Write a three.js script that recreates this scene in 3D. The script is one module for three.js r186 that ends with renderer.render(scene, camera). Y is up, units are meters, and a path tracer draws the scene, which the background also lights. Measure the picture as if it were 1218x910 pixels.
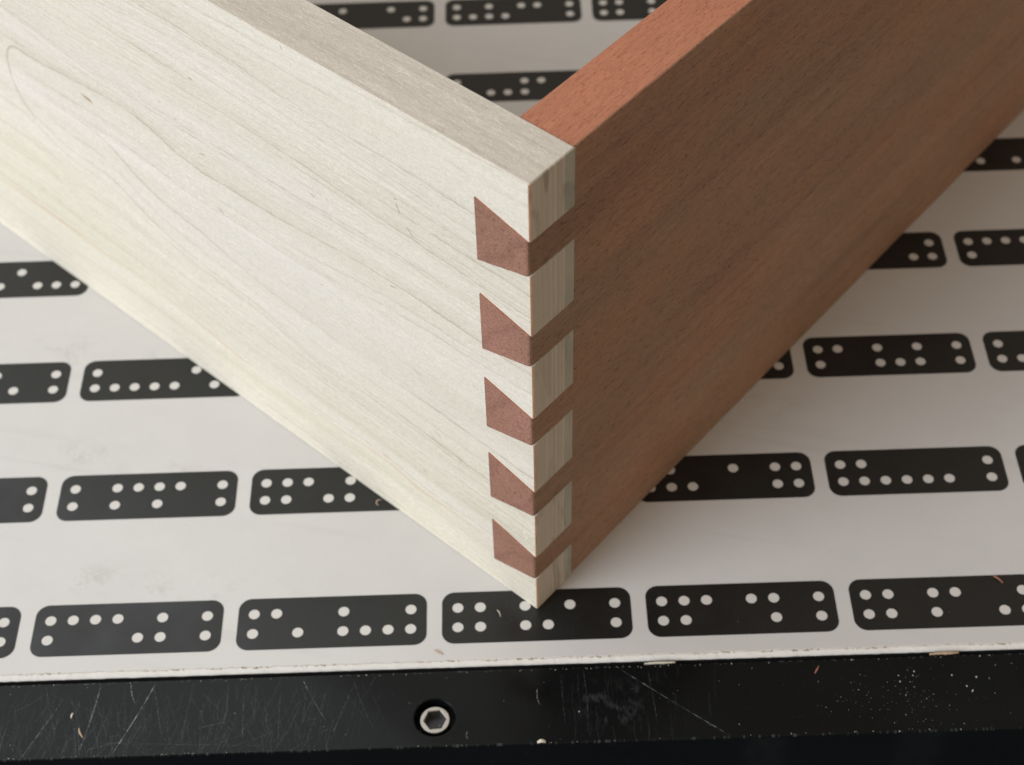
import * as THREE from 'three';
import { mergeGeometries, mergeVertices } from 'three/addons/utils/BufferGeometryUtils.js';
import { RectAreaLightUniformsLib } from 'three/addons/lights/RectAreaLightUniformsLib.js';

// ---------------------------------------------------------------- camera, light, exposure
const MM = 0.001;
const scene = new THREE.Scene();
const camera = new THREE.PerspectiveCamera(27.06, 1024 / 765, 0.02, 20);
camera.rotation.order = 'YXZ';
camera.position.set(14.59 * MM, 304.0 * MM, 184.35 * MM);
camera.rotation.set(-0.8739, 0.0039, -0.0356);
camera.focus = 0.298;
camera.userData.fStop = 24;

const renderer = new THREE.WebGLRenderer({ antialias: true });
renderer.toneMapping = THREE.LinearToneMapping;
renderer.toneMappingExposure = 1;
renderer.shadowMap.enabled = true;
RectAreaLightUniformsLib.init();

scene.background = new THREE.Color().setRGB(0.385, 0.315, 0.245);   // the dim warm room around the bench
// the big soft window to the left of the bench
const windowLight = new THREE.RectAreaLight(new THREE.Color().setRGB(0.93, 0.985, 1.05), 8.2, 0.8, 1.1);
windowLight.name = 'window_light';
windowLight.position.set(-1.1, 0.8, 0.62);
windowLight.lookAt(0, 0.05, -0.03);
scene.add(windowLight);
// weaker unseen light added high at back left; glossy prints and rail mirror it
const backLight = new THREE.RectAreaLight(new THREE.Color().setRGB(0.92, 1.0, 1.04), 1.75, 0.9, 0.8);
backLight.name = 'added_back_light';
backLight.position.set(-0.62, 1.3, -0.58);
backLight.lookAt(-0.05, 0, -0.02);
scene.add(backLight);

// ---------------------------------------------------------------- helpers
function rng(seed) { let a = seed >>> 0; return () => { a = (a + 0x6D2B79F5) >>> 0; let t = a; t = Math.imul(t ^ (t >>> 15), t | 1); t ^= t + Math.imul(t ^ (t >>> 7), t | 61); return ((t ^ (t >>> 14)) >>> 0) / 4294967296; }; }
function hash(ix, iy, s) { let h = Math.imul(ix, 374761393) ^ Math.imul(iy, 668265263) ^ Math.imul(s, 2246822519); h = Math.imul(h ^ (h >>> 13), 1274126177); h ^= h >>> 16; return (h >>> 0) / 4294967296; }
function noise(x, y, s) {
  const ix = Math.floor(x), iy = Math.floor(y), fx = x - ix, fy = y - iy, u = fx * fx * (3 - 2 * fx), v = fy * fy * (3 - 2 * fy);
  const a = hash(ix, iy, s), b = hash(ix + 1, iy, s), c = hash(ix, iy + 1, s), d = hash(ix + 1, iy + 1, s);
  return (a + (b - a) * u + (c - a) * v + (a - b - c + d) * u * v) * 2 - 1;
}
const fbm = (x, y, s, n = 3) => { let t = 0, a = 0.5; for (let i = 0; i < n; i++) { t += a * noise(x, y, s + i * 17); x *= 2.03; y *= 2.03; a *= 0.5; } return t; };
const sstep = (x, a, b) => { const t = Math.min(1, Math.max(0, (x - a) / (b - a))); return t * t * (3 - 2 * t); }, lerp = THREE.MathUtils.lerp, clamp = THREE.MathUtils.clamp;

function texFrom(w, h, data, srgb) {
  const t = new THREE.DataTexture(data, w, h, THREE.RGBAFormat);
  t.magFilter = THREE.LinearFilter; t.minFilter = THREE.LinearMipmapLinearFilter; t.generateMipmaps = true; t.anisotropy = 8;
  t.wrapS = t.wrapT = THREE.RepeatWrapping;
  if (srgb) t.colorSpace = THREE.SRGBColorSpace;
  t.needsUpdate = true;
  return t;
}
// fn(x mm, y mm, out) fills out[0..2] colour 0-255, out[3] height 0-255, out[4] roughness 0-255
function bake(w, h, sx, sy, fn, want = 'ch') {
  const c = new Uint8Array(w * h * 4), hh = want.includes('h') ? new Uint8Array(w * h * 4) : null, rr = want.includes('r') ? new Uint8Array(w * h * 4) : null, o = [0, 0, 0, 128, 128];
  for (let j = 0, k = 0; j < h; j++) for (let i = 0; i < w; i++, k += 4) {
    fn((i + 0.5) / w * sx, (j + 0.5) / h * sy, o, i, j);
    c[k] = clamp(o[0], 0, 255); c[k + 1] = clamp(o[1], 0, 255); c[k + 2] = clamp(o[2], 0, 255); c[k + 3] = 255;
    if (hh) { hh[k] = hh[k + 1] = hh[k + 2] = clamp(o[3], 0, 255); hh[k + 3] = 255; }
    if (rr) { rr[k] = rr[k + 1] = rr[k + 2] = clamp(o[4], 0, 255); rr[k + 3] = 255; }
  }
  return { map: texFrom(w, h, c, true), bump: hh && texFrom(w, h, hh, false), rough: rr && texFrom(w, h, rr, false) };
}
function tag(o, label, category, group, kind) { if (label) o.userData.label = label; if (category) o.userData.category = category; if (group) o.userData.group = group; if (kind) o.userData.kind = kind; return o; }
const used = {};
function numbered(name) { const n = used[name] = (used[name] ?? -1) + 1; return n ? name + '_' + String(n).padStart(3, '0') : name; }
function mesh(name, geo, mat, parent) { const m = new THREE.Mesh(geo, mat); m.name = numbered(name); m.castShadow = m.receiveShadow = true; parent.add(m); return m; }

// ---------------------------------------------------------------- sizes (mm)
const H = 128.3, TA = 11.8, TM = 12.2, REC = 0.3, LM = 240, LR = 262;
const PINS = [111.0, 87.25, 63.7, 40.0, 16.5];
const half = (x) => 4.1 + 0.285 * x;

// ---------------------------------------------------------------- maple
// growth lines of the flat-sawn face: heights (mm) every 16 mm along the board
const KEYS = [
  [127.9, 127.6, 127.1, 126.3, 125.4, 125.0, 124.7, 124.3, 124.0, 123.8, 123.5],
  [113.5, 114.0, 114.7, 114.5, 115.7, 116.8, 116.9, 117.0, 117.2, 117.0, 117.0],
  [109.0, 109.5, 110.5, 111.5, 112.5, 113.1, 113.0, 111.0, 110.5, 110.2, 110.0],
  [102.0, 102.5, 103.0, 103.3, 103.5, 103.7, 104.4, 104.7, 105.4, 106.0, 106.0],
  [96.0, 97.0, 98.2, 99.3, 100.0, 100.4, 100.3, 99.5, 98.5, 99.0, 99.5],
  [89.0, 89.6, 89.9, 89.2, 88.0, 88.3, 87.9, 88.3, 88.4, 90.3, 91.0],
  [80.5, 81.0, 81.8, 81.4, 79.6, 78.7, 78.9, 82.9, 82.1, 80.3, 80.2],
  [75.0, 74.2, 73.6, 71.3, 69.0, 69.0, 68.1, 70.0, 70.2, 70.0, 70.0],
  [48.5, 49.3, 50.0, 50.0, 51.1, 53.5, 56.8, 59.8, 68.0, 69.1, 69.8],
  [37.0, 37.5, 38.5, 39.5, 38.8, 43.4, 44.9, 47.8, 54.7, 55.8, 62.0],
  [31.0, 31.5, 32.0, 32.6, 33.2, 34.0, 34.8, 35.7, 37.1, 37.5, 42.6],
  [15.8, 15.5, 15.4, 17.5, 16.7, 17.3, 18.0, 20.8, 22.1, 21.7, 22.6],
  [-3, -3, -3, -3, -3, -3, -3, -3, -3, -3, -3],
];
function keyAt(k, s) {
  const a = KEYS[k], t = clamp(s / 16, 0, 9.999), i = Math.floor(t), f = t - i;
  const p0 = a[Math.max(0, i - 1)], p1 = a[i], p2 = a[i + 1], p3 = a[Math.min(10, i + 2)];
  return 0.5 * (2 * p1 + (p2 - p0) * f + (2 * p0 - 5 * p1 + 4 * p2 - p3) * f * f + (3 * p1 - p0 - 3 * p2 + p3) * f * f * f);
}
function mapleFace() {
  const W = 2048, Hh = 1100, SX = LM, SY = H, line = new Float32Array(W * Hh), brown = new Float32Array(W * Hh);
  const r = rng(11), px = Hh / SY;
  const lines = [];
  const MAIN = [0.6, 0.85, 0.7, 0.9, 0.95, 0.75, 1.25, 0.7, 1.1, 1.1, 0.6, 0];
  const SUBS = [2, 3, 4, 4, 6, 4, 1, 0, 1, 3, 7, 7];
  for (let k = 0; k < 12; k++) {
    if (MAIN[k]) lines.push({ k, f: 0, a: MAIN[k], w: 0.19, tail: 1.3 + r() * 1.2, seed: 100 + k });
    for (let j = 1; j <= SUBS[k]; j++) lines.push({ k, f: clamp((j + (r() - 0.5) * 0.6) / (SUBS[k] + 1), 0.04, 0.96), a: 0.2 + r() * 0.42, w: (k > 8 ? 0.2 : 0.12) + r() * 0.18, tail: (k > 8 ? 0.8 : 0.3) + r() * 0.9, seed: 200 + k * 13 + j });
  }
  for (let i = 0; i < W; i++) {
    const s = (i + 0.5) / W * SX;
    for (const l of lines) {
      const v0 = lerp(keyAt(l.k, s), keyAt(l.k + 1, s), l.f) + (l.f === 0 && (l.k === 6 || l.k === 9) ? sstep(s, 150, 132) : 1) * (0.45 * fbm(s * 0.05, l.k * 3.1 + l.f * 1.5, 5) + 0.16 * noise(s * 0.28, l.seed, 6)) + 0.1 * noise(s * 0.9, l.seed, 9);
      const fadeEnd = l.k === 6 && l.f === 0 ? sstep(s, 155, 150) : l.k >= 6 && l.k <= 8 ? sstep(s, 156, 140) : l.k === 9 && l.f === 0 ? sstep(s, 159, 156) : 1;
      const a = fadeEnd * l.a * (0.7 + 0.5 * noise(s * 0.04, l.seed * 1.7, 7)) * (0.85 + 0.3 * noise(s * 0.5, l.seed, 8)), up = l.k === 7 ? 2.2 : l.tail, j0 = Math.max(0, Math.floor((v0 - 0.7) * px)), j1 = Math.min(Hh - 1, Math.ceil((v0 + up * 1.6) * px));
      for (let j = j0; j <= j1; j++) {
        const d = (j + 0.5) / px - v0;
        line[j * W + i] += a * (d < 0 ? Math.exp(-d * d / (l.w * l.w)) : 0.55 * Math.exp(-d * d / (l.w * l.w)) + 0.45 * Math.exp(-d / (up * 0.5)));
      }
    }
    // brown mineral streak near the bottom edge
    const vb = keyAt(11, s) + 0.35 * noise(s * 0.12, 3.3, 31), ab = (0.55 + 0.45 * noise(s * 0.05, 9.1, 32)) * sstep(s, 8, 22), wb = 0.45 + 0.35 * noise(s * 0.06, 1, 33);
    for (let j = Math.floor((vb - 2.5) * px); j < (vb + 2.5) * px; j++) if (j >= 0) { const d = (j + 0.5) / px - vb; brown[j * W + i] += ab * (0.75 * Math.exp(-d * d / (wb * wb * 0.5)) + 0.25 * Math.exp(-d * d / 1.6)); }
  }
  const dark = (s, v, len, ang, wid, amt) => {   // pores and small bruises
    const c = Math.cos(ang), sn = Math.sin(ang), R = len + 1;
    for (let j = Math.max(0, Math.floor((v - R) * px)); j < Math.min(Hh, (v + R) * px); j++) for (let i = Math.max(0, Math.floor((s - R) / SX * W)); i < Math.min(W, (s + R) / SX * W); i++) {
      const dx = (i + 0.5) / W * SX - s, dy = (j + 0.5) / px - v, a = dx * c + dy * sn, b = -dx * sn + dy * c + 0.12 * Math.sin(a * 2.1);
      const e = Math.exp(-Math.pow(Math.abs(a) / len, 4) - b * b / (wid * wid));
      if (e > 0.01) { if (amt > 0) line[j * W + i] += e * amt; else brown[j * W + i] -= e * amt; }
    }
  };
  // the closing turn of the cathedral figure and a fainter one outside it
  const turn = (pts, a, w) => { const c = new THREE.CatmullRomCurve3(pts.map(([s, v]) => new THREE.Vector3(s, v, 0))); for (let k = 0; k <= 1400; k++) { const q = c.getPoint(k / 1400), ci = q.x / SX * W, cj = q.y * px; for (let j = Math.floor(cj - 14); j <= cj + 14; j++) for (let i = Math.floor(ci - 14); i <= ci + 14; i++) if (i >= 0 && j >= 0 && i < W && j < Hh) { const d = Math.hypot((i - ci) / W * SX, (j - cj) / px), e = a * Math.exp(-d * d / (w * w)); if (e > line[j * W + i]) line[j * W + i] = lerp(line[j * W + i], e, 0.5); } } };
  turn([[148.5, 80.25], [153, 80.1], [155.6, 78.6], [157.6, 75.4], [158.6, 71.2], [158.6, 66.5], [156.6, 61.4], [154, 58.6]], 0.9, 0.3);
  // the knot fleck and the dark nicks seen on the board
  dark(128.4, 78.4, 1.9, 0.25, 0.5, -1.1);
  dark(128.0, 78.3, 1.4, 0.25, 0.4, 1.25);
  for (const [s, v, l, a, m] of [[87.4, 104.9, 0.5, 0.4, 3.2], [57.5, 127.3, 0.4, 1.2, 2.4], [87, 69.5, 0.95, 0.9, 2.4], [32, 105.9, 0.5, 0.1, 2.2], [31.6, 103.9, 1.2, 1.4, 1.9], [29.1, 99.5, 1.1, 1.0, 1.7], [55.3, 92.8, 0.7, 0.5, 1.8], [35.4, 80.7, 0.9, 0.0, 2.2], [57, 66.7, 0.22, 0, 3], [30.9, 58.2, 1.0, 0.5, 2.0], [26.7, 41.5, 0.9, 0.7, 2.2], [31.8, 24.4, 0.8, 0.3, 2.4], [44.1, 19.3, 1.1, 0.1, 1.8], [89.3, 84.1, 0.9, -0.1, 2.2], [20.7, 37.7, 0.7, 1.3, 1.5], [15.2, 66, 0.4, 0.9, 1.6], [96, 90, 0.6, 0, 1.6], [100, 92.4, 0.5, 0.1, 1.6]]) dark(s, v, l, a, 0.11, m);
  for (let i = 0; i < 150; i++) dark(20 + r() * 150, 14 + r() * 108, 0.06 + r() * 0.18, r() * 0.8 - 0.4, 0.07, 0.5 + r() * 1.1);
  const A6 = [], A9 = []; for (let i = 0; i < W; i++) { A6.push(keyAt(5, (i + 0.5) / W * SX)); A9.push(keyAt(9, (i + 0.5) / W * SX)); }
  return bake(W, Hh, SX, SY, (s, v, o, i, j) => {
    const wv = v + 0.8 * fbm(s * 0.03, v * 0.05, 3);
    const L = line[j * W + i], B = brown[j * W + i];
    const band = fbm(s * 0.006, wv * 0.16, 21) * 0.75 + fbm(s * 0.02, wv * 0.6, 22, 2) * 0.45;
    const fib = fbm(s * 0.33, v * 7.5, 23, 2), fine = noise(s * 1.6, v * 11, 24), grain = hash(i, j, 25) - 0.5;
    const fleck = sstep(noise(s * 1.1 + v * 0.2, v * 4.6, 26), 0.45, 0.9) * (0.5 + fbm(s * 0.02, v * 0.04, 27));
    const warm = fbm(s * 0.012, wv * 0.09, 28);
    const spark = noise(s * 4.2, v * 8.5, 29), e = band * 10 + fib * 9 + fine * 8 + spark * 6.5 + grain * 16 + fleck * 14;
    const hb = Math.max(1, A6[i] - A9[i]), heart = sstep((v - A9[i]) / hb, -0.15, 0.2) * sstep((v - A6[i]) / hb, 0.5, 0.05) * sstep(s, 18, 70), cr = (1 - heart) * 1.0;
    o[0] = 221 + cr + e - L * 31 - B * 16 ; o[1] = 216.2 + cr * 0.8 + e - L * 34 - B * 27 ; o[2] = 204.5 - cr * 1.2 + e * 0.98 - L * 38 - B * 38 + band * 5 - warm * 3.5;
    o[3] = 150 + fib * 26 + fine * 14 - L * 34 + grain * 16;
  });
}
function mapleTop() {
  return bake(2048, 104, LM, TA, (s, v, o, i, j) => {
    const rays = sstep(noise(s * 1.9, v * 5.5, 41) + 0.6 * noise(s * 4.2, v * 9, 42), 0.1, 0.9), band = fbm(s * 0.03, v * 0.5, 43), ring = Math.pow(0.5 + 0.5 * Math.sin(v * 1.55 + 1.2 * fbm(s * 0.02, v * 0.2, 44) + 0.6), 6), g = hash(i, j, 45) - 0.5, fib = fbm(s * 0.5, v * 8, 46, 2);
    const e = band * 11 + rays * 11 + g * 16 + fib * 14 - ring * 5 + 9 * noise(s * 0.5 + v * 0.1, v * 14, 48), edge = sstep(v, 10.6, 11.8) * 6;
    o[0] = 202 + e + edge; o[1] = 195 + e + edge; o[2] = 183 + e * 0.97 + edge;
    o[3] = 130 + rays * 50 + fib * 30 + g * 24;
  });
}
function mapleEnd() {   // u = across the thickness (0 at the face side), v = height
  return bake(160, 1700, TA, H, (s, v, o, i, j) => {
    const w = s + 0.35 * fbm(v * 0.03, 1.5, 51) + 0.06 * noise(v * 0.8, s, 52);
    const l = (c, wd, a) => a * Math.exp(-(w - c) * (w - c) / (wd * wd));
    const topblot = sstep(v, 116, 124);
    const stain = 26 * sstep(fbm(s * 0.45 + 4, v * 0.11, 53), 0.13, 0.34) * (0.35 + topblot * 0.8 + 0.4 * sstep(v, 40, 10));
    const band = 36 * sstep(w, 9.0, 9.5) * (0.7 + 0.3 * noise(1, v * 0.13, 54));
    const lines = l(6.1, 0.2, 26) + l(7.35, 0.4, 20) + l(4.7, 0.2, 14) + l(8.4, 0.2, 20) + l(3.1, 0.2, 12) + l(2.0, 0.16, 9) - l(6.7, 0.35, 10) - l(8.8, 0.2, 12);
    const g = hash(i, j, 55) - 0.5, fib = noise(s * 9, v * 0.5, 56), e = g * 9 + fib * 4 - lines * 0.6 - stain - band * 0.75 + 7 * fbm(s * 0.5, v * 0.05, 57);
    const burn = sstep(s, 0.3 + 0.1 * noise(v * 0.6, 0, 58), 0.12);
    o[0] = 215 + e - band * 0.1 - burn * 14; o[1] = 204 + e * 0.97 + band * 0.2 - burn * 66; o[2] = 189 + e * 0.94 + band * 0.25 - burn * 92;
    o[3] = 140 + fib * 30 + g * 30 - lines * 2;
  });
}
function std(b, extra) { return new THREE.MeshPhysicalMaterial({ map: b.map, bumpMap: b.bump ?? null, roughnessMap: b.rough ?? null, ...extra }); }
const mFace = std(mapleFace(), { roughness: 0.62, bumpScale: 0.00008, specularIntensity: 0.5 });
const mTop = std(mapleTop(), { roughness: 0.7, bumpScale: 0.00012, specularIntensity: 0.5 });
const mEnd = std(mapleEnd(), { roughness: 0.75, bumpScale: 0.0001, specularIntensity: 0.4 });

// ---------------------------------------------------------------- mahogany
function mahoganyGrain(sd, base, sx, sy, w, h, k, mot = 1, pk = 1) {
  return bake(w, h, sx, sy, (s, v, o, i, j) => {
    const wv = v + 1.6 * fbm(s * 0.012, v * 0.02, sd) + 0.05 * s * 0.2;
    const stripe = fbm(s * 0.008, wv * 0.1, sd + 1), fib = fbm(s * 0.22, wv * 4.2, sd + 2, 2), fine = noise(s * 0.7, wv * 9, sd + 3), g = hash(i, j, sd + 4) - 0.5;
    const blotch = fbm(s * 0.035, wv * 0.07, sd + 5), red = fbm(s * 0.03 + 7, wv * 0.08, sd + 6);
    const pz = 0.5 + 0.5 * fbm(s * 0.02, wv * 0.08, sd + 9);
    const pore = sstep(noise(s * 1.15, wv * 6.5, sd + 7) + 0.4 * noise(s * 2.3, wv * 10, sd + 8), 0.5 - pz * 0.22, 0.85) * pk;
    const figure = sstep(fbm(s * 0.016, wv * 0.4, sd + 11), 0.05, 0.5), fib2 = noise(s * 0.3, wv * 16, sd + 10), e = stripe * 9 + fib * 10 + fine * 7 + fib2 * 6 + g * 12 + blotch * 7 * mot - figure * 8 * mot;
    o[0] = base[0] + e * k - pore * 30 + red * 7 * mot; o[1] = base[1] + e * 0.78 * k - pore * 28 - red * 3 * mot; o[2] = base[2] + e * 0.62 * k - pore * 22 - red * 4 * mot;
    o[3] = 165 + fib * 34 + fine * 16 - pore * 120 + fib2 * 14 + g * 26;
  });
}
function mahoganyEnd() {
  return bake(256, 1024, 24, H, (s, v, o, i, j) => {
    const g = hash(i, j, 71) - 0.5, cell = noise(s * 3.4, v * 3.4, 72), cell2 = noise(s * 6.5, v * 6.5, 73), pore = sstep(noise(s * 2.6, v * 2.6, 74), 0.42, 0.85), spk = sstep(noise(s * 3.1 + 9, v * 3.1, 75), 0.72, 0.95), diag = Math.pow(0.5 + 0.5 * Math.sin((s * 0.8 + v * 0.62) * 0.55 + fbm(s * 0.15, v * 0.15, 76) * 2), 10), big = fbm(s * 0.1, v * 0.06, 77);
    const e = cell * 7 + cell2 * 8 + g * 16 + big * 11 - diag * 9;
    o[0] = 153 + e - pore * 18 + spk * 22; o[1] = 114 + e * 0.85 - pore * 15 + spk * 22 - big * 3; o[2] = 98 + e * 0.8 - pore * 14 + spk * 22;
    o[3] = 150 + cell * 40 + cell2 * 30 - pore * 90 + g * 40;
  });
}
const rFace = std(mahoganyGrain(61, [168, 133, 109], LR, H, 2048, 1024, 1), { roughness: 0.66, bumpScale: 0.00013, specularIntensity: 0.5 });
const rTop = std(mahoganyGrain(161, [178, 119, 93], LR, TM * 2, 2048, 192, 1, 0.5, 0.6), { roughness: 0.6, bumpScale: 0.00016, specularIntensity: 0.5 });
const rEnd = std(mahoganyEnd(), { roughness: 0.72, bumpScale: 0.00014, specularIntensity: 0.4 });

// ---------------------------------------------------------------- the dovetailed corner
// A solid from rings of plan points [x, z] (mm) with a height function; faces get material slots and uv by the way they look.
// slots: 0 = long face, 1 = end (faces -x or +x), 2 = top / bottom edge
function loft(rings, uvFor) {
  const pos = [], n = rings[0].pts.length, P = (r, i) => { const [x, z] = rings[r].pts[i % n]; return [x, rings[r].y(x, z), z]; };
  const tri = (a, b, c) => pos.push(...a, ...b, ...c);
  for (let r = 0; r + 1 < rings.length; r++) for (let i = 0; i < n; i++) { const a = P(r, i), b = P(r, i + 1), c = P(r + 1, i + 1), d = P(r + 1, i); tri(a, c, b); tri(a, d, c); }
  for (const [r, up] of [[0, 0], [rings.length - 1, 1]]) {
    const f = THREE.ShapeUtils.triangulateShape(rings[r].pts.map(([x, z]) => new THREE.Vector2(x, z)), []);
    for (const [a, b, c] of f) { const [p, q, s] = [P(r, a), P(r, b), P(r, c)]; const nr = (q[2] - p[2]) * (s[0] - p[0]) - (q[0] - p[0]) * (s[2] - p[2]); (nr > 0) === !!up ? tri(p, q, s) : tri(p, s, q); }
  }
  // sort triangles into slots
  const slots = [[], [], []], A = new THREE.Vector3(), B = new THREE.Vector3(), C = new THREE.Vector3(), N = new THREE.Vector3();
  for (let i = 0; i < pos.length; i += 9) {
    A.fromArray(pos, i); B.fromArray(pos, i + 3); C.fromArray(pos, i + 6);
    N.subVectors(B, A).cross(new THREE.Vector3().subVectors(C, A)); if (N.length() < 1e-9) continue; N.normalize();
    const ax = [Math.abs(N.z), Math.abs(N.x) * 1.2, Math.abs(N.y)], k = ax.indexOf(Math.max(...ax));
    slots[k].push([A.clone(), B.clone(), C.clone(), N.clone()]);
  }
  const g = new THREE.BufferGeometry(), p = [], nn = [], uv = [];
  slots.forEach((s, k) => { const start = p.length / 3; for (const [a, b, c, nrm] of s) for (const q of [a, b, c]) { p.push(q.x * MM, q.y * MM, q.z * MM); nn.push(nrm.x, nrm.y, nrm.z); uv.push(...uvFor(k, q.x, q.y, q.z)); } if (s.length) g.addGroup(start, s.length * 3, k); });
  g.setAttribute('position', new THREE.Float32BufferAttribute(p, 3)); g.setAttribute('normal', new THREE.Float32BufferAttribute(nn, 3)); g.setAttribute('uv', new THREE.Float32BufferAttribute(uv, 2));
  return g;
}
const joint = new THREE.Group(); joint.name = 'dovetail_joint'; scene.add(joint);
const ANG = 0.7333;
joint.position.set(17.69 * MM, 0.06 * MM, -3.95 * MM); joint.rotation.y = Math.PI - ANG;
tag(joint, 'pale maple and reddish mahogany boards joined in a dovetail corner on the white worktop', 'wood joint');

const mapleUV = (k, x, y, z) => k === 0 ? [x / LM, y / H] : k === 1 ? [z / TA, y / H] : [x / LM, z / TA];
const mapleMats = [mFace, mEnd, mTop];
const rnd = rng(77);
const C0 = 0.2, CE = 0.22;   // small eased edges
const maple = new THREE.Group(); maple.name = 'maple_board'; joint.add(maple);
tag(maple, 'pale maple board with long wavy grain lines and a brown streak');
const flat = (y) => () => y;
{
  const X0 = TM + 0.02, body = (i) => [[X0, i], [LM, i], [LM, TA - i], [X0, TA - i]];
  mesh('plank', loft([{ y: flat(0), pts: body(C0) }, { y: flat(C0), pts: body(0) }, { y: flat(H - CE), pts: body(0) }, { y: flat(H), pts: body(CE) }], mapleUV), mapleMats, maple);
  // tails between the pins; plan with an eased outer corner
  const plan = (i, c) => [[c, i], [X0, i], [X0, TA - i], [i, TA - i], [i, c]];
  const edges = [H, ...PINS.flatMap((p) => [p, p]), 0];
  for (let t = 0; t < 6; t++) {
    const hi = edges[2 * t], lo = edges[2 * t + 1], topRound = t === 0, botRound = t === 5, rings = [];
    const yt = topRound ? null : (x) => hi - half(x), yb = botRound ? null : (x) => lo + half(x);
    if (botRound) rings.push({ y: flat(0), pts: plan(C0, 0.3) }, { y: flat(C0), pts: plan(0, C0) }); else rings.push({ y: yb, pts: plan(0, C0) });
    if (topRound) rings.push({ y: flat(H - CE), pts: plan(0, C0) }, { y: flat(H), pts: plan(CE, CE + C0) }); else rings.push({ y: yt, pts: plan(0, C0) });
    mesh('tail', loft(rings, mapleUV), mapleMats, maple);
  }
}
const mahogany = new THREE.Group(); mahogany.name = 'mahogany_board'; joint.add(mahogany);
tag(mahogany, 'reddish brown mahogany board with five pins through the maple');
{
  const uv = (k, x, y, z) => k === 1 ? [z / LR, y / H] : k === 0 ? [x / 24, y / H] : [z / LR, x / (TM * 2)];
  const mats = [rEnd, rFace, rTop];
  const Z0 = TA + 0.01, Hr = H - 0.15, body = (i) => [[REC + i, Z0], [TM - i, Z0], [TM - i, LR], [REC + i, LR]];
  mesh('plank', loft([{ y: flat(0), pts: body(0.3) }, { y: flat(0.3), pts: body(0) }, { y: flat(Hr - 0.2), pts: body(0) }, { y: flat(Hr), pts: body(0.2) }], uv), mats, mahogany);
  for (const p of PINS) {
    const out = -0.2 - 0.1 * rnd(), c = 0.5, r = REC, hj = 0.06;
    // the long pin sides are cut in steps so that the edge is slightly furry
    const N = 14, xs = Array.from({ length: N + 1 }, (_, i) => r + c + (TM - 0.05 - r - c) * i / N);
    const plan = [...xs.map((x) => [x, out]), [TM - 0.05, Z0], [r, Z0], [r, out + c], [r + c * 0.3, out + c * 0.3]];
    const jt = xs.map(() => (rnd() - 0.5) * 0.09), jb = xs.map(() => (rnd() - 0.5) * 0.09);
    const jit = (arr, x, z) => z < 0 ? arr[clamp(Math.round((x - r - c) / (TM - 0.05 - r - c) * N), 0, N)] : 0;
    mesh('pin', loft([{ y: (x, z) => p - half(x) + hj + jit(jb, x, z), pts: plan }, { y: (x, z) => p + half(x) - hj + jit(jt, x, z), pts: plan }], uv), mats, mahogany);
  }
}

// ---------------------------------------------------------------- the dark floor below, mirrored by the front of the rail
{
  const floor = mesh('floor', new THREE.PlaneGeometry(8, 8).rotateX(-Math.PI / 2), new THREE.MeshStandardMaterial({ color: new THREE.Color().setRGB(0.03, 0.033, 0.045), roughness: 0.9 }), scene);
  floor.position.y = -0.9; tag(floor, null, null, null, 'structure');
}

// ---------------------------------------------------------------- the worktop with its printed markers
const TX0 = -230, TX1 = 230, TZ0 = -330, TZ1 = 9.4;
function tableTex() {
  const r = rng(5), S = []; for (let i = 0; i < 130; i++) S.push([TX0 + r() * 460, TZ0 + r() * 340, 0.1 + r() * r() * 0.35, r() * 3]);
  const smudge = [[-75, -80, 16, 5], [-60, -12, 22, 4], [-85, -16, 14, 4], [-70, -44, 15, 5], [-90, -52, 12, 4], [-30, -40, 20, 6], [-100, -84, 12, 8], [60, -34, 20, 3], [70, -60, 25, 4]];
  return bake(2048, 1512, 460, 339.4, (x, z, o, i, j) => {
    const X = TX0 + x, Z = TZ0 + z;
    let d = 3.0 * fbm(X * 0.02, Z * 0.02, 81) + 2.2 * fbm(X * 0.16, Z * 0.2, 82), m = 0;
    for (const [sx, sz, a, b] of smudge) { const q = ((X - sx) / a) ** 2 + ((Z - sz) / b) ** 2; if (q < 4) m += Math.exp(-q * 1.4) * sstep(fbm(X * 0.22, Z * 0.3, 83, 3) + 0.4 * noise(X * 1.8, Z * 1.8, 84), -0.1, 0.75); }
    const streak = sstep(fbm((X + Z * 0.6) * 0.02, (Z - X * 0.25) * 0.5, 85, 2), 0.28, 0.6);
    let e = d - m * 13 - streak * 4 + (hash(i, j, 86) - 0.5) * 3;
    o[0] = 203.5 + e; o[1] = 202 + e; o[2] = 199.5 + e - m * 2;
    o[4] = 150 + fbm(X * 0.05, Z * 0.05, 87) * 60 + m * 60;
  }, 'cr');
}
const tt = tableTex();
const tabletop = new THREE.Group(); tabletop.name = 'tabletop'; scene.add(tabletop);
tag(tabletop, 'smooth white worktop panel printed with black rounded markers of white dots', null, null, 'structure');
const whiteM = new THREE.MeshPhysicalMaterial({ map: tt.map, roughnessMap: tt.rough, roughness: 0.6, specularIntensity: 0.6 });
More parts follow.
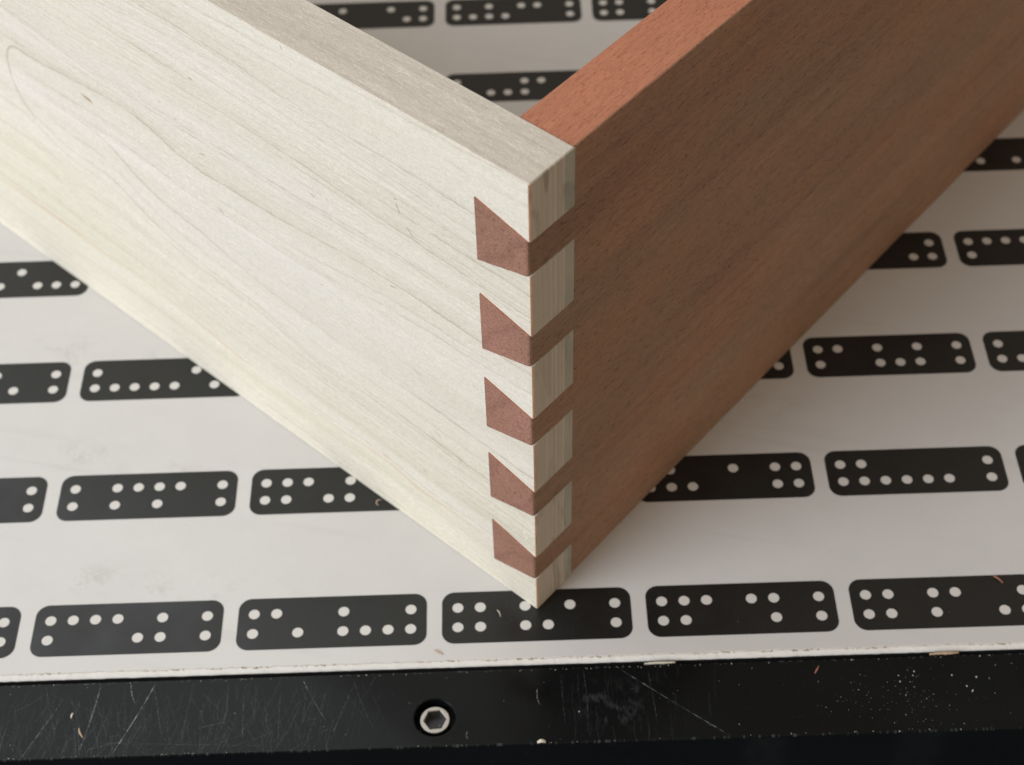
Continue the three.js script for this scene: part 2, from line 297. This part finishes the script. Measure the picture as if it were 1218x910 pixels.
{
  const g = new THREE.BufferGeometry(), N = 200, p = [], uv = [], idx = [], r = rng(8);
  // top sheet with a slightly ragged front line
  const rag = Array.from({ length: N + 1 }, (_, i) => TZ1 - 1.25 + 0.1 * noise(i * 0.7, 2, 90) + 0.06 * (r() - 0.5));
  const q = (x, y, z) => { p.push(x * MM, y * MM, z * MM); uv.push((x - TX0) / 460, (z - TZ0) / 339.4); };
  for (let i = 0; i <= N; i++) { const x = TX0 + 460 * i / N; q(x, 0, TZ0); q(x, 0, rag[i]); if (i < N) { const a = 2 * i; idx.push(a, a + 1, a + 3, a, a + 3, a + 2); } }
  g.setAttribute('position', new THREE.Float32BufferAttribute(p, 3)); g.setAttribute('uv', new THREE.Float32BufferAttribute(uv, 2)); g.setIndex(idx); g.computeVertexNormals();
  mesh('panel_face', g, whiteM, tabletop);
  // the bare cut front edge of the panel
  const M = 900, ep = [], eu = [], ei = [];
  for (let i = 0; i <= M; i++) {
    const x = TX0 + 460 * i / M, rr = lerp(rag[Math.floor(i / M * N)], rag[Math.min(N, Math.floor(i / M * N) + 1)], (i / M * N) % 1);
    const rows = [[0, rr], [-0.25 + 0.1 * (r() - 0.5), rr + 0.28 + 0.12 * (r() - 0.5)], [-0.65 + 0.16 * (r() - 0.5), rr + 0.8 + 0.16 * (r() - 0.5)], [-0.95, TZ1 + 0.1 * noise(x * 0.8, 5, 91)], [-1.3, TZ1 - 0.15]];
    rows.forEach(([y, z], k) => { ep.push(x * MM, y * MM, z * MM); eu.push(x / 60, [0, 0.25, 0.55, 0.9, 1][k]); });
    if (i < M) for (let k = 0; k < 4; k++) { const a = i * 5 + k; ei.push(a, a + 1, a + 6, a, a + 6, a + 5); }
  }
  const eg = new THREE.BufferGeometry(); eg.setAttribute('position', new THREE.Float32BufferAttribute(ep, 3)); eg.setAttribute('uv', new THREE.Float32BufferAttribute(eu, 2)); eg.setIndex(ei); eg.computeVertexNormals();
  const et = bake(2048, 32, 60, 1.6, (x, y, o, i, j) => {
    const t = y / 1.6, spk = sstep(noise(x * 1.3, y * 2.4, 92) + 0.6 * noise(x * 4.5, y * 5, 93), 0.35, 0.9) * sstep(Math.abs(t - 0.16), 0.2, 0.02), line = sstep(Math.abs(t - 0.12 - 0.05 * noise(x * 2, 1, 94)), 0.1, 0.02), g = hash(i, j, 95) - 0.5;
    o[0] = 226 - spk * 90 - line * 34 + g * 30; o[1] = 223 - spk * 104 - line * 36 + g * 30; o[2] = 217 - spk * 118 - line * 40 + g * 30; o[3] = 128 + g * 160;
  });
  const core = new THREE.BoxGeometry(460 * MM, 16 * MM, 330 * MM); core.translate(0, -9 * MM, (TZ1 - 0.2 - 165) * MM);
  mesh('panel_core', core, new THREE.MeshStandardMaterial({ color: new THREE.Color().setRGB(0.012, 0.012, 0.012), roughness: 0.8 }), tabletop);
  mesh('panel_edge', eg, std(et, { roughness: 0.85, bumpScale: 0.0001 }), tabletop);
}
// printed markers: [row, column, upper dots, lower dots]; each digit is a dot place 0-7
const PITCH = 45.467, ROW = 36.3;
const MARKS = [
  [0, -3, '07', '0357'], [0, -2, '012357', '0457'], [0, -1, '0147', '024567'], [0, 0, '01357', '01347'], [0, 1, '012457', '0157'], [0, 2, '01347', '01367'],
  [1, -3, '0347', '07'], [1, -2, '023457', '0247'], [1, -1, '01247', '01347'], [1, 1, '01467', '01267'], [1, 2, '017', '0123457'], [1, 3, '0247', '0137'],
  [2, -3, '047', '0257'], [2, -2, '057', '0123467'], [2, 1, '0257', '0347'], [2, 2, '01357', '03457'], [2, 3, '0357', '0147'],
  [3, -3, '0247', '03567'], [3, 2, '0137', '067'], [3, 3, '01237', '0567'],
  [4, 3, '0157', '0247'], [5, 0, '0457', '02347'], [6, -1, '0257', '067'], [6, 0, '02457', '01237'], [6, 1, '0137', '0137'],
];
{
  const L = 42.1, Hm = 13.2, R = 2.9, sh = new THREE.Shape(), a = L / 2, b = Hm / 2;
  sh.moveTo(-a + R, -b); sh.lineTo(a - R, -b); sh.absarc(a - R, -b + R, R, -Math.PI / 2, 0); sh.lineTo(a, b - R); sh.absarc(a - R, b - R, R, 0, Math.PI / 2); sh.lineTo(-a + R, b); sh.absarc(-a + R, b - R, R, Math.PI / 2, Math.PI); sh.lineTo(-a, -b + R); sh.absarc(-a + R, -b + R, R, Math.PI, Math.PI * 1.5);
  const g = new THREE.ExtrudeGeometry(sh, { depth: 0.04, bevelEnabled: false, curveSegments: 10 }); g.rotateX(-Math.PI / 2); g.scale(MM, MM, MM);
  const dg = new THREE.CylinderGeometry(1.22, 1.22, 0.03, 24); dg.scale(MM, MM, MM);
  const mk = bake(1024, 320, L, Hm, (x, z, o, i, j) => {
    const f = fbm(x * 0.12, z * 0.12, 101), dust = sstep(noise(x * 2.2, z * 2.2, 102) + 0.5 * noise(x * 5, z * 5, 103), 0.75, 1.2), spk = hash(i >> 1, j >> 1, 104) > 0.9985 ? 1 : 0, scr = sstep(noise((x + z * 0.4) * 0.1, (z - x * 0.2) * 7, 105), 0.72, 0.95) * 0.5, g = hash(i, j, 106) - 0.5;
    const e = f * 4 + dust * 16 + spk * 55 + scr * 8 + g * 4;
    o[0] = 22 + e; o[1] = 24 + e; o[2] = 24.5 + e; o[4] = 150 + f * 50 + dust * 40;
  }, 'cr');
  const U = g.attributes.uv, PA = g.attributes.position; for (let i = 0; i < U.count; i++) U.setXY(i, PA.getX(i) / (L * MM) + 0.5, PA.getZ(i) / (Hm * MM) + 0.5);
  const blackM = new THREE.MeshPhysicalMaterial({ map: mk.map, roughnessMap: mk.rough, roughness: 0.62, specularIntensity: 1 });
  const dotM = new THREE.MeshPhysicalMaterial({ color: new THREE.Color().setRGB(0.62, 0.605, 0.575), roughness: 0.5, specularIntensity: 0.5 });
  for (const [row, d, up, low] of MARKS) {
    const m = mesh('printed_marker', g, blackM, tabletop);
    m.position.set((d * PITCH + 17.5) * MM, 0.01 * MM, (-row * ROW - 2.5) * MM);
    for (const [str, z] of [[up, -2.5], [low, 2.5]]) for (const c of str) { const q = mesh('dot', dg, dotM, m); q.position.set((+c * 5 - 17.5) * MM, 0.04 * MM, z * MM); }
  }
}

// ---------------------------------------------------------------- black rail in front, with its socket screw
const RZ0 = 10.6, RZ1 = 28.7, RY = -0.35, SX = -5.0, SZ = 21.7;
const rail = new THREE.Group(); rail.name = 'front_rail'; scene.add(rail);
rail.position.set(0, -46 * MM, 19 * MM);
tag(rail, 'scratched glossy black metal rail along the front of the white worktop', 'rail');
{
  const sh = new THREE.Shape(); sh.moveTo(-230, RZ0); sh.lineTo(230, RZ0); sh.lineTo(230, RZ1); sh.lineTo(-230, RZ1); sh.closePath();
  const hole = new THREE.Path(); hole.absarc(SX, SZ, 4.35, 0, Math.PI * 2, true); sh.holes.push(hole);
  const bev = 0.3, g = new THREE.ExtrudeGeometry(sh, { depth: 45 - bev, bevelEnabled: true, bevelThickness: bev, bevelSize: bev, bevelOffset: -bev, bevelSegments: 2, curveSegments: 40 });
  g.rotateX(Math.PI / 2); g.translate(0, RY - bev, 0);
  const P = g.attributes.position, U = g.attributes.uv, N = g.attributes.normal;
  for (let i = 0; i < P.count; i++) U.setXY(i, (P.getX(i) + 120) / 240, N.getY(i) > 0.3 ? (P.getZ(i) - RZ0) / 40 : 0.5 + (RY - P.getY(i)) / 100);
  g.translate(0, 46, -19); g.scale(MM, MM, MM);
  const W = 2048, Hh = 342, sc = new Float32Array(W * Hh), r = rng(31);
  const ink = (x, z, a) => { const i = Math.round((x + 120) / 240 * W), j = Math.round((z - RZ0) / 40 * Hh); if (i >= 0 && j >= 0 && i < W && j < Hh / 2) sc[j * W + i] = Math.max(sc[j * W + i], a); };
  const scratch = (x, z, x2, z2, a) => { const n = Math.ceil(Math.hypot(x2 - x, z2 - z) * 9), b = (r() - 0.5) * 0.8; for (let k = 0; k <= n; k++) { const t = k / n; ink(lerp(x, x2, t) + b * t * (1 - t) * 4, lerp(z, z2, t), a * (0.55 + 0.45 * noise(t * 30, x, 111)) * Math.min(1, 8 * Math.min(t, 1 - t) + 0.2)); } };
  const top = RZ0, bot = RZ1;
  for (let i = 0; i < 420; i++) { const x = -105 + r() * 78 + (r() < 0.3 ? r() * 14 : 0), z = top + r() * 15, L = 2 + r() * 12, a = Math.PI / 2 + (r() - 0.45) * (r() < 0.8 ? 0.9 : 2.6); scratch(x, z, x + Math.cos(a) * L, Math.min(bot, z + Math.sin(a) * L), 0.12 + 0.3 * r() * r()); }
  for (const [x, z, x2, z2, a] of [[-77.5, 11, -80, 27, 0.8], [-65.5, 11, -73, 28, 1], [-71, 11, -69.5, 16, 0.8], [-66, 12, -63, 24, 0.4], [-34, 11, -28, 22, 0.6], [-46, 12, -45.5, 26, 0.4], [-78, 25, -40, 27, 0.25], [-85, 14, -92, 28, 0.5], [35, 11.4, 57, 28, 0.7], [17, 15.5, 17.4, 19.5, 1.0], [2, 25, 2, 27, 0.8], [-22, 12, -27, 26, 0.4], [41, 12, 42, 25, 0.3], [22, 12, 22.5, 24, 0.25], [27, 11, 27.3, 26, 0.3]]) scratch(x, z, x2, z2, a);
  for (let i = 0; i < 45; i++) { const x = 22 + r() * 34, z = top + r() * 15, L = 2 + r() * 7; scratch(x, z, x + (r() - 0.5) * 1.5, Math.min(bot, z + L), 0.06 + 0.13 * r()); }
  const scuff = [[33, 22, 5, 3.4, 1], [29, 18, 4, 3, 0.6], [38, 17, 6, 4, 0.45]];
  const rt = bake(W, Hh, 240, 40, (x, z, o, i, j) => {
    const X = x - 120, onTop = z < 18.6, Z = RZ0 + z;
    let s = onTop ? sc[j * W + i] : 0, w = 0;
    if (onTop) for (const [a, b, ra, rb, m] of scuff) { const q = ((X - a) / ra) ** 2 + ((Z - b) / rb) ** 2; if (q < 5) w += m * Math.exp(-q) * sstep(fbm(X * 0.55, Z * 0.5, 112, 4) + 0.35 * noise(X * 5, Z * 1.2, 113), 0.0, 0.55); }
    if (!onTop) for (const [a, ra, m] of [[65, 4.5, 1], [98, 5, 0.8]]) w += 0.5 * m * Math.exp(-(((X - a) / ra) ** 4)) * sstep(z, 36, 25) * (0.6 + 0.4 * fbm(X * 0.8, z * 0.8, 119, 3));  // two blurred reflections painted as pale grainy patches on the rail front
    const film = fbm(X * 0.06, Z * 0.12, 114), dust = hash(i, j, 115) > 0.9985 ? 0.35 : 0, chip = onTop && (z < 0.5 || z > 17.6) ? sstep(noise(X * 2.2, z > 9 ? 1 : 7, 116) + 0.6 * noise(X * 7, 3, 117), 0.45, 1.1) * 0.22 : 0;
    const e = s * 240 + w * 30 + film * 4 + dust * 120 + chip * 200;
    o[0] = 15 + e * 0.96; o[1] = 17.5 + e; o[2] = 18.5 + e;
    o[4] = 60 + film * 22 + s * 110 + w * 90 + chip * 150; o[3] = 128 - s * 90;
  }, 'chr');
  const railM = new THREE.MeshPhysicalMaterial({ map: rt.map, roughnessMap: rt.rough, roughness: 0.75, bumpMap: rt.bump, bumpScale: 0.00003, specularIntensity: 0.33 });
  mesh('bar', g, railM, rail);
  // socket head screw, sunk in its counterbore
  const steel = new THREE.MeshStandardMaterial({ color: new THREE.Color().setRGB(0.5, 0.48, 0.45), metalness: 1, roughness: 0.33 });
  const darkSteel = new THREE.MeshStandardMaterial({ color: new THREE.Color().setRGB(0.05, 0.05, 0.055), metalness: 0.7, roughness: 0.35 });
  const hs = new THREE.Shape(); hs.absarc(0, 0, 3.0, 0, Math.PI * 2); const hx = new THREE.Path();
  for (let k = 0; k <= 6; k++) { const a = k * Math.PI / 3 + 0.02; k ? hx.lineTo(2.62 * Math.cos(a), 2.62 * Math.sin(a)) : hx.moveTo(2.62 * Math.cos(a), 2.62 * Math.sin(a)); }
  hs.holes.push(hx);
  const hg = new THREE.ExtrudeGeometry(hs, { depth: 3, bevelEnabled: true, bevelThickness: 0.35, bevelSize: 0.25, bevelSegments: 3, curveSegments: 40 });
  hg.rotateX(-Math.PI / 2); hg.scale(MM, MM, MM);
  const screw = mesh('screw', hg, steel, rail); screw.position.set(SX * MM, (46 - 4.7) * MM, (SZ - 19) * MM); screw.rotation.y = 0.06;
  tag(screw, 'steel hexagon socket screw sunk in a round hole');
  const fl = new THREE.CylinderGeometry(2.75, 2.75, 0.4, 24); fl.scale(MM, MM, MM);
  const soc = mesh('socket', fl, darkSteel, screw); soc.position.y = 0.9 * MM;
  const seat = new THREE.CylinderGeometry(4.33, 4.33, 1, 40); seat.scale(MM, MM, MM);
  const st = mesh('hole_floor', seat, railM, rail); st.position.set(SX * MM, (46 - 5.8) * MM, (SZ - 19) * MM);
}

// ---------------------------------------------------------------- splinters, shavings and dust
const tanM = new THREE.MeshStandardMaterial({ color: new THREE.Color().setRGB(0.5, 0.36, 0.24), roughness: 0.9 });
const redM = new THREE.MeshStandardMaterial({ color: new THREE.Color().setRGB(0.36, 0.17, 0.11), roughness: 0.9 });
const paleM = new THREE.MeshStandardMaterial({ color: new THREE.Color().setRGB(0.62, 0.58, 0.48), roughness: 0.9 });
function sliver(pts, w, t, seed) {   // a flat shaving bent along points (mm)
  w *= 0.75;
  const c = new THREE.CatmullRomCurve3(pts.map((p) => new THREE.Vector3(...p))), n = 14, r = rng(seed), p = [], idx = [];
  for (let i = 0; i <= n; i++) {
    const u = i / n, q = c.getPoint(u), T = c.getTangent(u), S = new THREE.Vector3(-T.z, 0, T.x).normalize(), ww = w * 0.5 * (0.35 + 0.65 * Math.sin(Math.PI * clamp(u * 0.9 + 0.05, 0, 1))) * (0.8 + 0.4 * r());
    for (const [a, b] of [[-1, 0], [1, 0], [1, 1], [-1, 1]]) p.push((q.x + S.x * ww * a) * MM, (q.y + b * t) * MM, (q.z + S.z * ww * a) * MM);
    if (i < n) for (let k = 0; k < 4; k++) { const a = i * 4 + k, b = i * 4 + (k + 1) % 4; idx.push(a, a + 4, b, b, a + 4, b + 4); }
  }
  idx.push(0, 1, 2, 0, 2, 3); const e = n * 4; idx.push(e, e + 2, e + 1, e, e + 3, e + 2);
  const g = new THREE.BufferGeometry(); g.setAttribute('position', new THREE.Float32BufferAttribute(p, 3)); g.setIndex(idx); g.computeVertexNormals(); return g;
}
function chip(name, at, pts, w, t, mat, label, category, seed) { const m = mesh(name, sliver(pts, w, t, seed), mat, scene); m.position.set(at[0] * MM, at[1] * MM, at[2] * MM); tag(m, label, category); return m; }
chip('wood_shaving', [-18.7, 0.07, -34.4], [[0.9, 0.3, -0.6], [0.1, 0.5, -0.6], [-0.35, 0.3, -0.2], [-0.3, 0, 0.3], [0.1, 0.05, 0.6]], 0.3, 0.08, tanM, 'curled tan wood shaving on the black marker under the maple board', 'wood shaving', 1);
chip('wood_splinter', [-4.3, 0.01, 6.1], [[-0.9, 0.1, -0.6], [0, 0.2, 0], [1.1, 0, 0.6]], 0.4, 0.1, tanM, 'tan splinter on the white strip before the marker under the corner', 'splinter', 2);
chip('wood_splinter', [121, 0.06, -8.1], [[-0.8, 0.1, -0.7], [0, 0.3, 0.1], [1.0, 0, 1.2]], 0.6, 0.12, redM, 'reddish splinter on the marker at the right edge of the picture', 'splinter', 3);
chip('wood_splinter', [77.5, RY, 13.2], [[0.6, 0.1, -0.9], [0, 0.25, 0], [-0.6, 0, 0.9]], 0.35, 0.12, redM, 'small reddish splinter on the black rail, right of the screw', 'splinter', 4);
chip('wood_shaving', [-80.2, RY, 22.8], [[-0.5, 0.1, -1.2], [-0.1, 0.35, 0], [0.7, 0.1, 1.1]], 0.45, 0.1, tanM, 'small curved tan shaving on the scratched left end of the black rail', 'wood shaving', 5);
chip('wood_chip', [105.5, RY - 0.1, 10.3], [[-3.2, 0, 0.1], [-1, 0.1, 0], [1, 0.05, 0], [3.2, 0, -0.1]], 0.7, 0.5, tanM, 'flat tan wood chip in the gap behind the black rail, at the right', 'wood chip', 6);
chip('wood_chip', [43.8, RY - 0.1, 10.4], [[-3.4, 0, 0.1], [-1, 0.1, 0], [1, 0.05, 0], [3.4, 0, -0.1]], 0.6, 0.5, paleM, 'flat pale wood chip in the gap behind the black rail, near the middle', 'wood chip', 7);
chip('wood_splinter', [9.3, 0.06, -3.2], [[-0.6, 0.1, -0.9], [-0.1, 0.5, 0], [0.2, 0, 0.9]], 0.3, 0.07, paleM, 'pale fibre on the marker touching the maple board near its corner', 'splinter', 8);
chip('wood_chip', [17.5, RY - 0.1, 28.2], [[-0.9, 0, 0.2], [0, 0.3, 0], [0.9, 0, 0.1]], 0.9, 0.5, paleM, 'pale crumb on the front edge of the black rail, right of the screw', 'wood chip', 9);
chip('wood_chip', [-82.6, RY, 18.6], [[0.1, 0, -0.6], [0, 0.2, 0], [-0.1, 0, 0.6]], 0.5, 0.3, paleM, 'white crumb on the scratched left end of the black rail', 'wood chip', 10);
// loose dust and crumbs on the rail and the worktop
{
  const r = rng(99), parts = [], mtx = new THREE.Matrix4(), q = new THREE.Quaternion(), e = new THREE.Euler(), base = new THREE.IcosahedronGeometry(1, 0);
  const speck = (x, y, z, s) => { const g = base.clone(); e.set(r() * 6, r() * 6, r() * 6); q.setFromEuler(e); mtx.compose(new THREE.Vector3(x * MM, (y + s * 0.5) * MM, z * MM), q, new THREE.Vector3(s * (0.7 + r()), s * 0.6, s * (0.6 + r() * 0.6)).multiplyScalar(MM)); g.applyMatrix4(mtx); parts.push(g); };
  const gauss = () => (r() + r() + r() - 1.5) * 1.2;
  for (let i = 0; i < 170; i++) speck(95 + gauss() * 17, RY, clamp(20.5 + gauss() * 5.5, 11, 28), 0.025 + r() * r() * r() * 0.13);
  for (let i = 0; i < 90; i++) speck(-105 + r() * 225, RY, 11 + r() * 17, 0.03 + r() * r() * 0.1);
  for (let i = 0; i < 40; i++) speck(-105 + r() * 225, RY, 28.1 + r() * 0.35, 0.05 + r() * 0.08);
  for (let i = 0; i < 80; i++) speck(-100 + r() * 225, RY, 10.95 + r() * 0.3, 0.04 + r() * 0.08);
  for (let i = 0; i < 8; i++) speck(103 + gauss() * 9, RY, 17 + gauss() * 4, 0.14 + r() * 0.1);
  for (let i = 0; i < 70; i++) { const x = -110 + r() * 240, z = -120 + r() * 127; speck(x, 0.05, z, 0.04 + r() * r() * 0.11); }
  const d = mesh('sawdust', mergeGeometries(parts), new THREE.MeshStandardMaterial({ color: new THREE.Color().setRGB(0.55, 0.53, 0.48), roughness: 1 }), scene);
  tag(d, 'fine pale sawdust specks scattered over the black rail and worktop', 'sawdust', null, 'stuff');
}
renderer.render(scene, camera);
